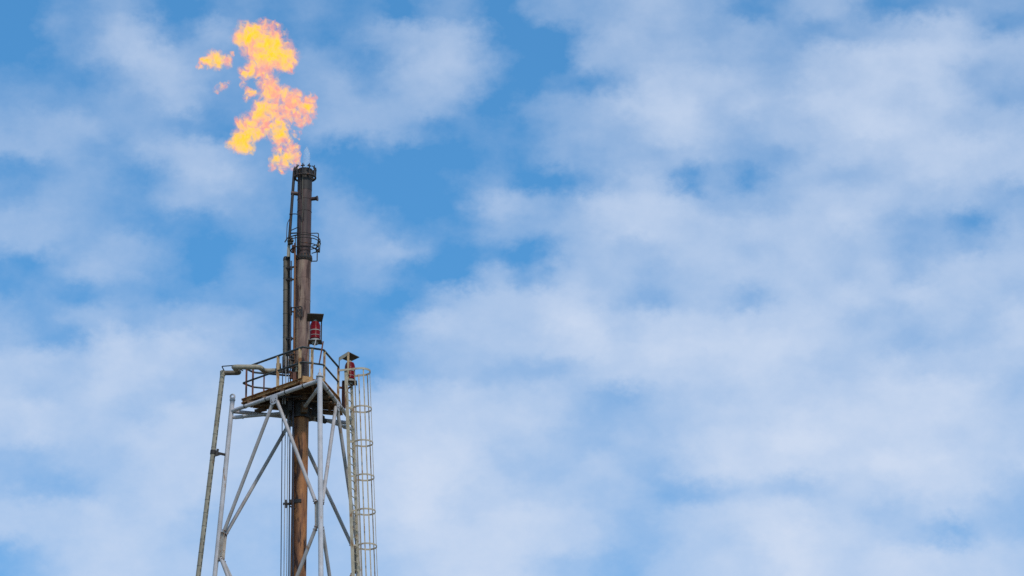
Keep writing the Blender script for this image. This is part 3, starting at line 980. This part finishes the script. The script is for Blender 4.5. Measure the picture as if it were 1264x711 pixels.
fcs += [[3, 2, 1, 0], [len(vs) - 4 + k for k in range(4)]]
hoop.add(vs, fcs)
hoop_me = hoop.mesh('cage_hoop')
hoop_me.materials.append(M['cage'])
zh = zax(500.5)
hoops = []
while zh > 2.5:
    o = link('cage_hoop', hoop_me, ld)
    o.location = slide(ctr0, zh) - Vector(ld.location)
    hoops.append(zh)
    zh -= 1.235
# upright cage straps
for k in range(5):
    a = a_in + R(62) + R(236) * k / 4
    off = Vector((math.cos(a), math.sin(a), 0)) * (HR - 0.012)
    tdir = Vector((-math.sin(a), math.cos(a), 0))
    MB().bar(slide(ctr0 + off, hoops[-1] - 0.03), slide(ctr0 + off, ztop + 0.03), 0.012, 0.042, tdir).build('cage_strap', 'cage', ld)
# head hoop tied back to the platform post
ct = slide(ctr0, ztop)
pts = [Vector((Dd.x + 0.02, Dd.y - 0.06, ztop + 0.02))]
for k in range(19):
    a = R(-105) + R(190) * k / 18
    pts.append(ct + Vector((math.cos(a), math.sin(a), 0)) * (HR + 0.005))
pts.append(Vector((1.66, 0.80, ztop)))
vs, fcs = [], []
for i, q in enumerate(pts):
    t = (pts[min(i + 1, len(pts) - 1)] - pts[max(i - 1, 0)]).normalized()
    s_ = Vector((t.y, -t.x, 0)).normalized()
    for (a, b) in ((-0.008, -0.035), (0.008, -0.035), (0.008, 0.035), (-0.008, 0.035)):
        vs.append(q + s_ * a + Vector((0, 0, b)))
for i in range(len(pts) - 1):
    for k in range(4):
        fcs.append([i * 4 + k, i * 4 + (k + 1) % 4, (i + 1) * 4 + (k + 1) % 4, (i + 1) * 4 + k])
fcs += [[3, 2, 1, 0], [len(vs) - 4 + k for k in range(4)]]
MB().add(vs, fcs).build('head_hoop', 'ladder', ld)
for zz in (zax(520), zax(600), zax(680)):
    w_ = slide(mid0, zz)
    MB().bar(slide(q2, zz), legp('R', zz), 0.05, 0.06).build('stand_off', 'ladder', ld)


# ------------------------------------------------------------------ flame
FLAT = 0.42     # the flame is a sheet: thinner along the wind-cross axis


def flame_material(name, blobs, cores, gain=1.0, grow=1.0):
    m = bpy.data.materials.new(name)
    m.use_nodes = True
    t = m.node_tree
    t.nodes.clear()
    n = NB(t)
    out = n.new('ShaderNodeOutputMaterial')
    pos = n.new('ShaderNodeNewGeometry').outputs['Position']
    wv = n.vmath('SUBTRACT', n.noise(pos, 2.0, 2, 0.5, col=True), (0.5, 0.5, 0.5))
    wv2 = n.vmath('SUBTRACT', n.noise(pos, 6.0, 4, 0.65, col=True), (0.5, 0.5, 0.5))
    wp = n.vmath('ADD', n.vmath('ADD', pos, n.vmath('SCALE', wv, scale=0.40)), n.vmath('SCALE', wv2, scale=0.26))
    # distance field of the lobes, flattened in depth
    sq = n.vmath('MULTIPLY', wp, (1.0, 1.0 / FLAT, 1.0))
    env = -1.0
    for (c, r) in blobs:
        dist = n.vmath('DISTANCE', sq, (c.x, c.y / FLAT, c.z))
        env = n.math('MAXIMUM', env, n.math('MULTIPLY_ADD', dist, -1.0 / (r * grow), 1.0))
    hot = 0.0
    for (c, r) in cores:
        dist = n.vmath('DISTANCE', wp, (c.x, c.y, c.z))
        hot = n.math('MAXIMUM', hot, n.rng(dist, 0.0, r, 1.0, 0.0))
    np_ = n.vmath('MULTIPLY', wp, (1.0, 0.3, 1.0))
    fb = n.noise(np_, 4.2, 6, 0.68)
    fine = n.noise(np_, 13.0, 4, 0.68)
    field = n.math('ADD', n.math('MULTIPLY_ADD', fb, 4.4, -2.2), n.math('MULTIPLY', env, 1.1))
    field = n.math('ADD', field, n.math('MULTIPLY_ADD', fine, 2.8, -1.4))
    field = n.math('ADD', field, n.math('MULTIPLY', hot, 0.40))
    body = n.math('MULTIPLY', n.rng(field, -0.05, 1.2), n.rng(env, -0.10, 0.50))
    dens = n.math('MULTIPLY', body, 12.0 * gain)
    streak = n.noise(np_, 5.5, 7, 0.74)
    heat = n.math('ADD', n.math('ADD', n.math('MULTIPLY', hot, 0.60), n.math('MULTIPLY', body, 0.24)), n.rng(streak, 0.32, 0.68, -0.58, 0.56))
    src = n.ramp(heat, [(0.0, (1.05, 0.38, 0.30, 1)), (0.10, (1.15, 0.47, 0.31, 1)), (0.22, (1.25, 0.62, 0.30, 1)), (0.36, (1.3, 0.74, 0.15, 1)), (0.50, (1.35, 0.80, 0.03, 1)), (0.74, (1.3, 0.60, 0.004, 1)), (1.0, (1.4, 0.92, 0.06, 1))])
    ab = n.new('ShaderNodeVolumeAbsorption')
    ab.inputs['Color'].default_value = (0, 0, 0, 1)
    t.links.new(n.math('MULTIPLY', dens, 0.85), ab.inputs['Density'])
    em = n.new('ShaderNodeEmission')
    t.links.new(src, em.inputs['Color'])
    t.links.new(n.math('MULTIPLY', dens, 0.85), em.inputs['Strength'])
    ad = n.new('ShaderNodeAddShader')
    t.links.new(ab.outputs[0], ad.inputs[0])
    t.links.new(em.outputs[0], ad.inputs[1])
    t.links.new(ad.outputs[0], out.inputs['Volume'])
    # thin outermost wisps
    tr = n.new('ShaderNodeBsdfTransparent')
    e2 = n.new('ShaderNodeEmission')
    e2.inputs['Strength'].default_value = 0.9
    t.links.new(src, e2.inputs['Color'])
    wf = n.math('MULTIPLY', body, 0.6)
    mx = n.new('ShaderNodeMixShader')
    t.links.new(wf, mx.inputs[0])
    t.links.new(tr.outputs[0], mx.inputs[1])
    t.links.new(e2.outputs[0], mx.inputs[2])
    t.links.new(mx.outputs[0], out.inputs['Surface'])
    m.cycles.volume_step_rate = 0.12
    return m


def lump_mesh(name, blobs, voxel, amp, seed, amp2=0.0, flat=1.0):
    """one lumpy closed skin round overlapping lobes, ragged at two scales"""
    bm = bmesh.new()
    for (c, r) in blobs:
        mtx = Matrix.Translation(c) @ Matrix.Diagonal((1.0, flat, 1.0, 1.0))
        bmesh.ops.create_icosphere(bm, subdivisions=2, radius=r, matrix=mtx)
    me = bpy.data.meshes.new(name + '_raw')
    bm.to_mesh(me)
    bm.free()
    ob = bpy.data.objects.new(name + '_raw', me)
    COL.objects.link(ob)
    rm = ob.modifiers.new('skin', 'REMESH')
    rm.mode = 'VOXEL'
    rm.voxel_size = voxel
    bpy.context.view_layer.update()
    dg = bpy.context.evaluated_depsgraph_get()
    res = bpy.data.meshes.new_from_object(ob.evaluated_get(dg), depsgraph=dg)
    bpy.data.objects.remove(ob, do_unlink=True)
    from mathutils import noise as mn
    nv = [Vector(v_.normal) for v_ in res.vertices]
    for v_, n_ in zip(res.vertices, nv):
        p_ = v_.co + Vector((seed * 3.1, seed * 1.7, seed))
        k = mn.fractal(p_ * 2.3, 1.0, 2.0, 4)
        vec = mn.noise_vector(p_ * 3.4) * amp * 0.8
        v_.co = v_.co + n_ * (k * amp) + vec + mn.noise_vector(p_ * 9.0) * amp2
    res.name = name
    res.polygons.foreach_set('use_smooth', [True] * len(res.polygons))
    return res


def crop_pt(x, y, dep):
    return at(230 + x / 3.23, 10 + y / 3.23, dep)


def lobes(lst, grow=1.0, spread=0.35, seed=1):
    rnd = random.Random(seed)
    return [(crop_pt(x, y, rnd.uniform(-spread, spread)), r / 3.23 / 36.3 * grow) for x, y, r in lst]


main = [(248, 108, 48), (300, 82, 34), (335, 82, 26), (330, 140, 62), (388, 196, 48), (345, 200, 52), (275, 165, 44), (222, 118, 30), (428, 212, 22), (412, 245, 18), (300, 205, 40),
        (240, 255, 26), (275, 238, 32), (308, 275, 32), (330, 300, 34), (350, 335, 36), (300, 300, 18),
        (232, 302, 11), (242, 330, 11), (240, 362, 9), (262, 338, 13),
        (385, 350, 38), (430, 365, 34), (475, 390, 34), (500, 405, 22), (445, 425, 30), (485, 440, 26), (455, 462, 18), (490, 360, 22),
        (300, 398, 36), (340, 392, 34), (285, 430, 38), (250, 465, 38), (232, 515, 40), (205, 542, 30), (240, 555, 28), (172, 538, 16), (208, 452, 20), (320, 455, 36), (300, 490, 28), (275, 500, 26),
        (372, 470, 30), (362, 512, 30), (380, 520, 22), (395, 470, 24), (372, 560, 26), (362, 600, 24), (345, 635, 17), (400, 590, 26), (425, 560, 20), (425, 600, 20), (390, 630, 20), (430, 505, 16), (448, 522, 9), (385, 655, 12), (440, 610, 12), (405, 540, 18), (432, 630, 13), (444, 626, 10), (418, 640, 11), (447, 560, 11), (441, 585, 14), (452, 500, 10), (395, 408, 28), (360, 425, 28), (418, 398, 30), (335, 330, 34), (405, 440, 22), (375, 440, 22), (232, 302, 15), (243, 332, 15), (240, 362, 13), (262, 338, 17), (222, 245, 15), (355, 65, 17), (310, 60, 17)]
GROW = 1.55


def flame(name, lst, cores, label, gain, spread, seed, amp, group=None):
    bl = lobes(lst, 1.0, spread, seed)
    me = lump_mesh(name, [(c, r * GROW * 1.10) for c, r in bl], 0.05, amp, seed, amp * 0.5, FLAT * 1.15)
    me.materials.append(flame_material(name + '_gas', bl, [(crop_pt(x, y, 0), r) for x, y, r in cores], gain, GROW))
    tag(link(name, me), label, 'flame', group)


flame('gas_flame', main, [(250, 112, 0.62), (335, 160, 0.72), (390, 205, 0.5), (300, 190, 0.4), (232, 525, 0.78), (368, 490, 0.46), (355, 600, 0.36), (305, 405, 0.50), (250, 255, 0.30), (400, 600, 0.3), (485, 400, 0.22)],
      'large ragged yellow and orange gas flame blowing leftwards off the stack tip', 1.0, 0.22, 3, 0.06)
flame('flame_wisp', [(46, 236, 9), (62, 230, 17), (85, 215, 26), (108, 195, 27), (125, 215, 28), (152, 212, 26), (172, 195, 19), (108, 172, 14), (180, 182, 11), (60, 205, 10), (172, 222, 14), (90, 240, 11)], [(120, 210, 0.42), (95, 215, 0.3)],
      'detached orange flame wisp, larger and higher, floating left of the main flame', 0.9, 0.06, 5, 0.04, 'torn-off flame wisps')
flame('flame_wisp', [(120, 328, 14), (136, 320, 16), (152, 308, 16), (168, 296, 11)], [(140, 315, 0.05)],
      'small faint pink flame wisp, the lower one left of the main flame', 0.55, 0.03, 6, 0.03, 'torn-off flame wisps')

# steam drifting off the rim
m = bpy.data.materials.new('steam')
m.use_nodes = True
m.node_tree.nodes.clear()
n = NB(m.node_tree)
out = n.new('ShaderNodeOutputMaterial')
df = n.new('ShaderNodeBsdfDiffuse')
df.inputs['Color'].default_value = (0.85, 0.86, 0.88, 1)
tr = n.new('ShaderNodeBsdfTransparent')
mx = n.new('ShaderNodeMixShader')
gp_ = n.new('ShaderNodeNewGeometry').outputs['Position']
m.node_tree.links.new(n.rng(n.noise(gp_, 5.0, 4, 0.6), 0.35, 0.68, 0.02, 0.20), mx.inputs[0])
m.node_tree.links.new(tr.outputs[0], mx.inputs[1])
m.node_tree.links.new(df.outputs[0], mx.inputs[2])
m.node_tree.links.new(mx.outputs[0], out.inputs['Surface'])
base_ = at(378.3, 206, 0)
me = MB().lathe(base_, [(0.03, -0.05), (0.09, 0.0), (0.11, 0.12), (0.13, 0.30), (0.12, 0.48), (0.09, 0.62), (0.05, 0.72), (0.01, 0.78)], 24).mesh('steam_plume')
me.materials.append(m)
tag(link('steam_plume', me), 'faint white puff of steam above the right side of the stack rim', 'steam')

scene.cycles.volume_step_rate = 1.0
scene.cycles.volume_max_steps = 512
scene.cycles.transparent_max_bounces = 24
scene.cycles.max_bounces = 6
scene.cycles.use_denoising = False
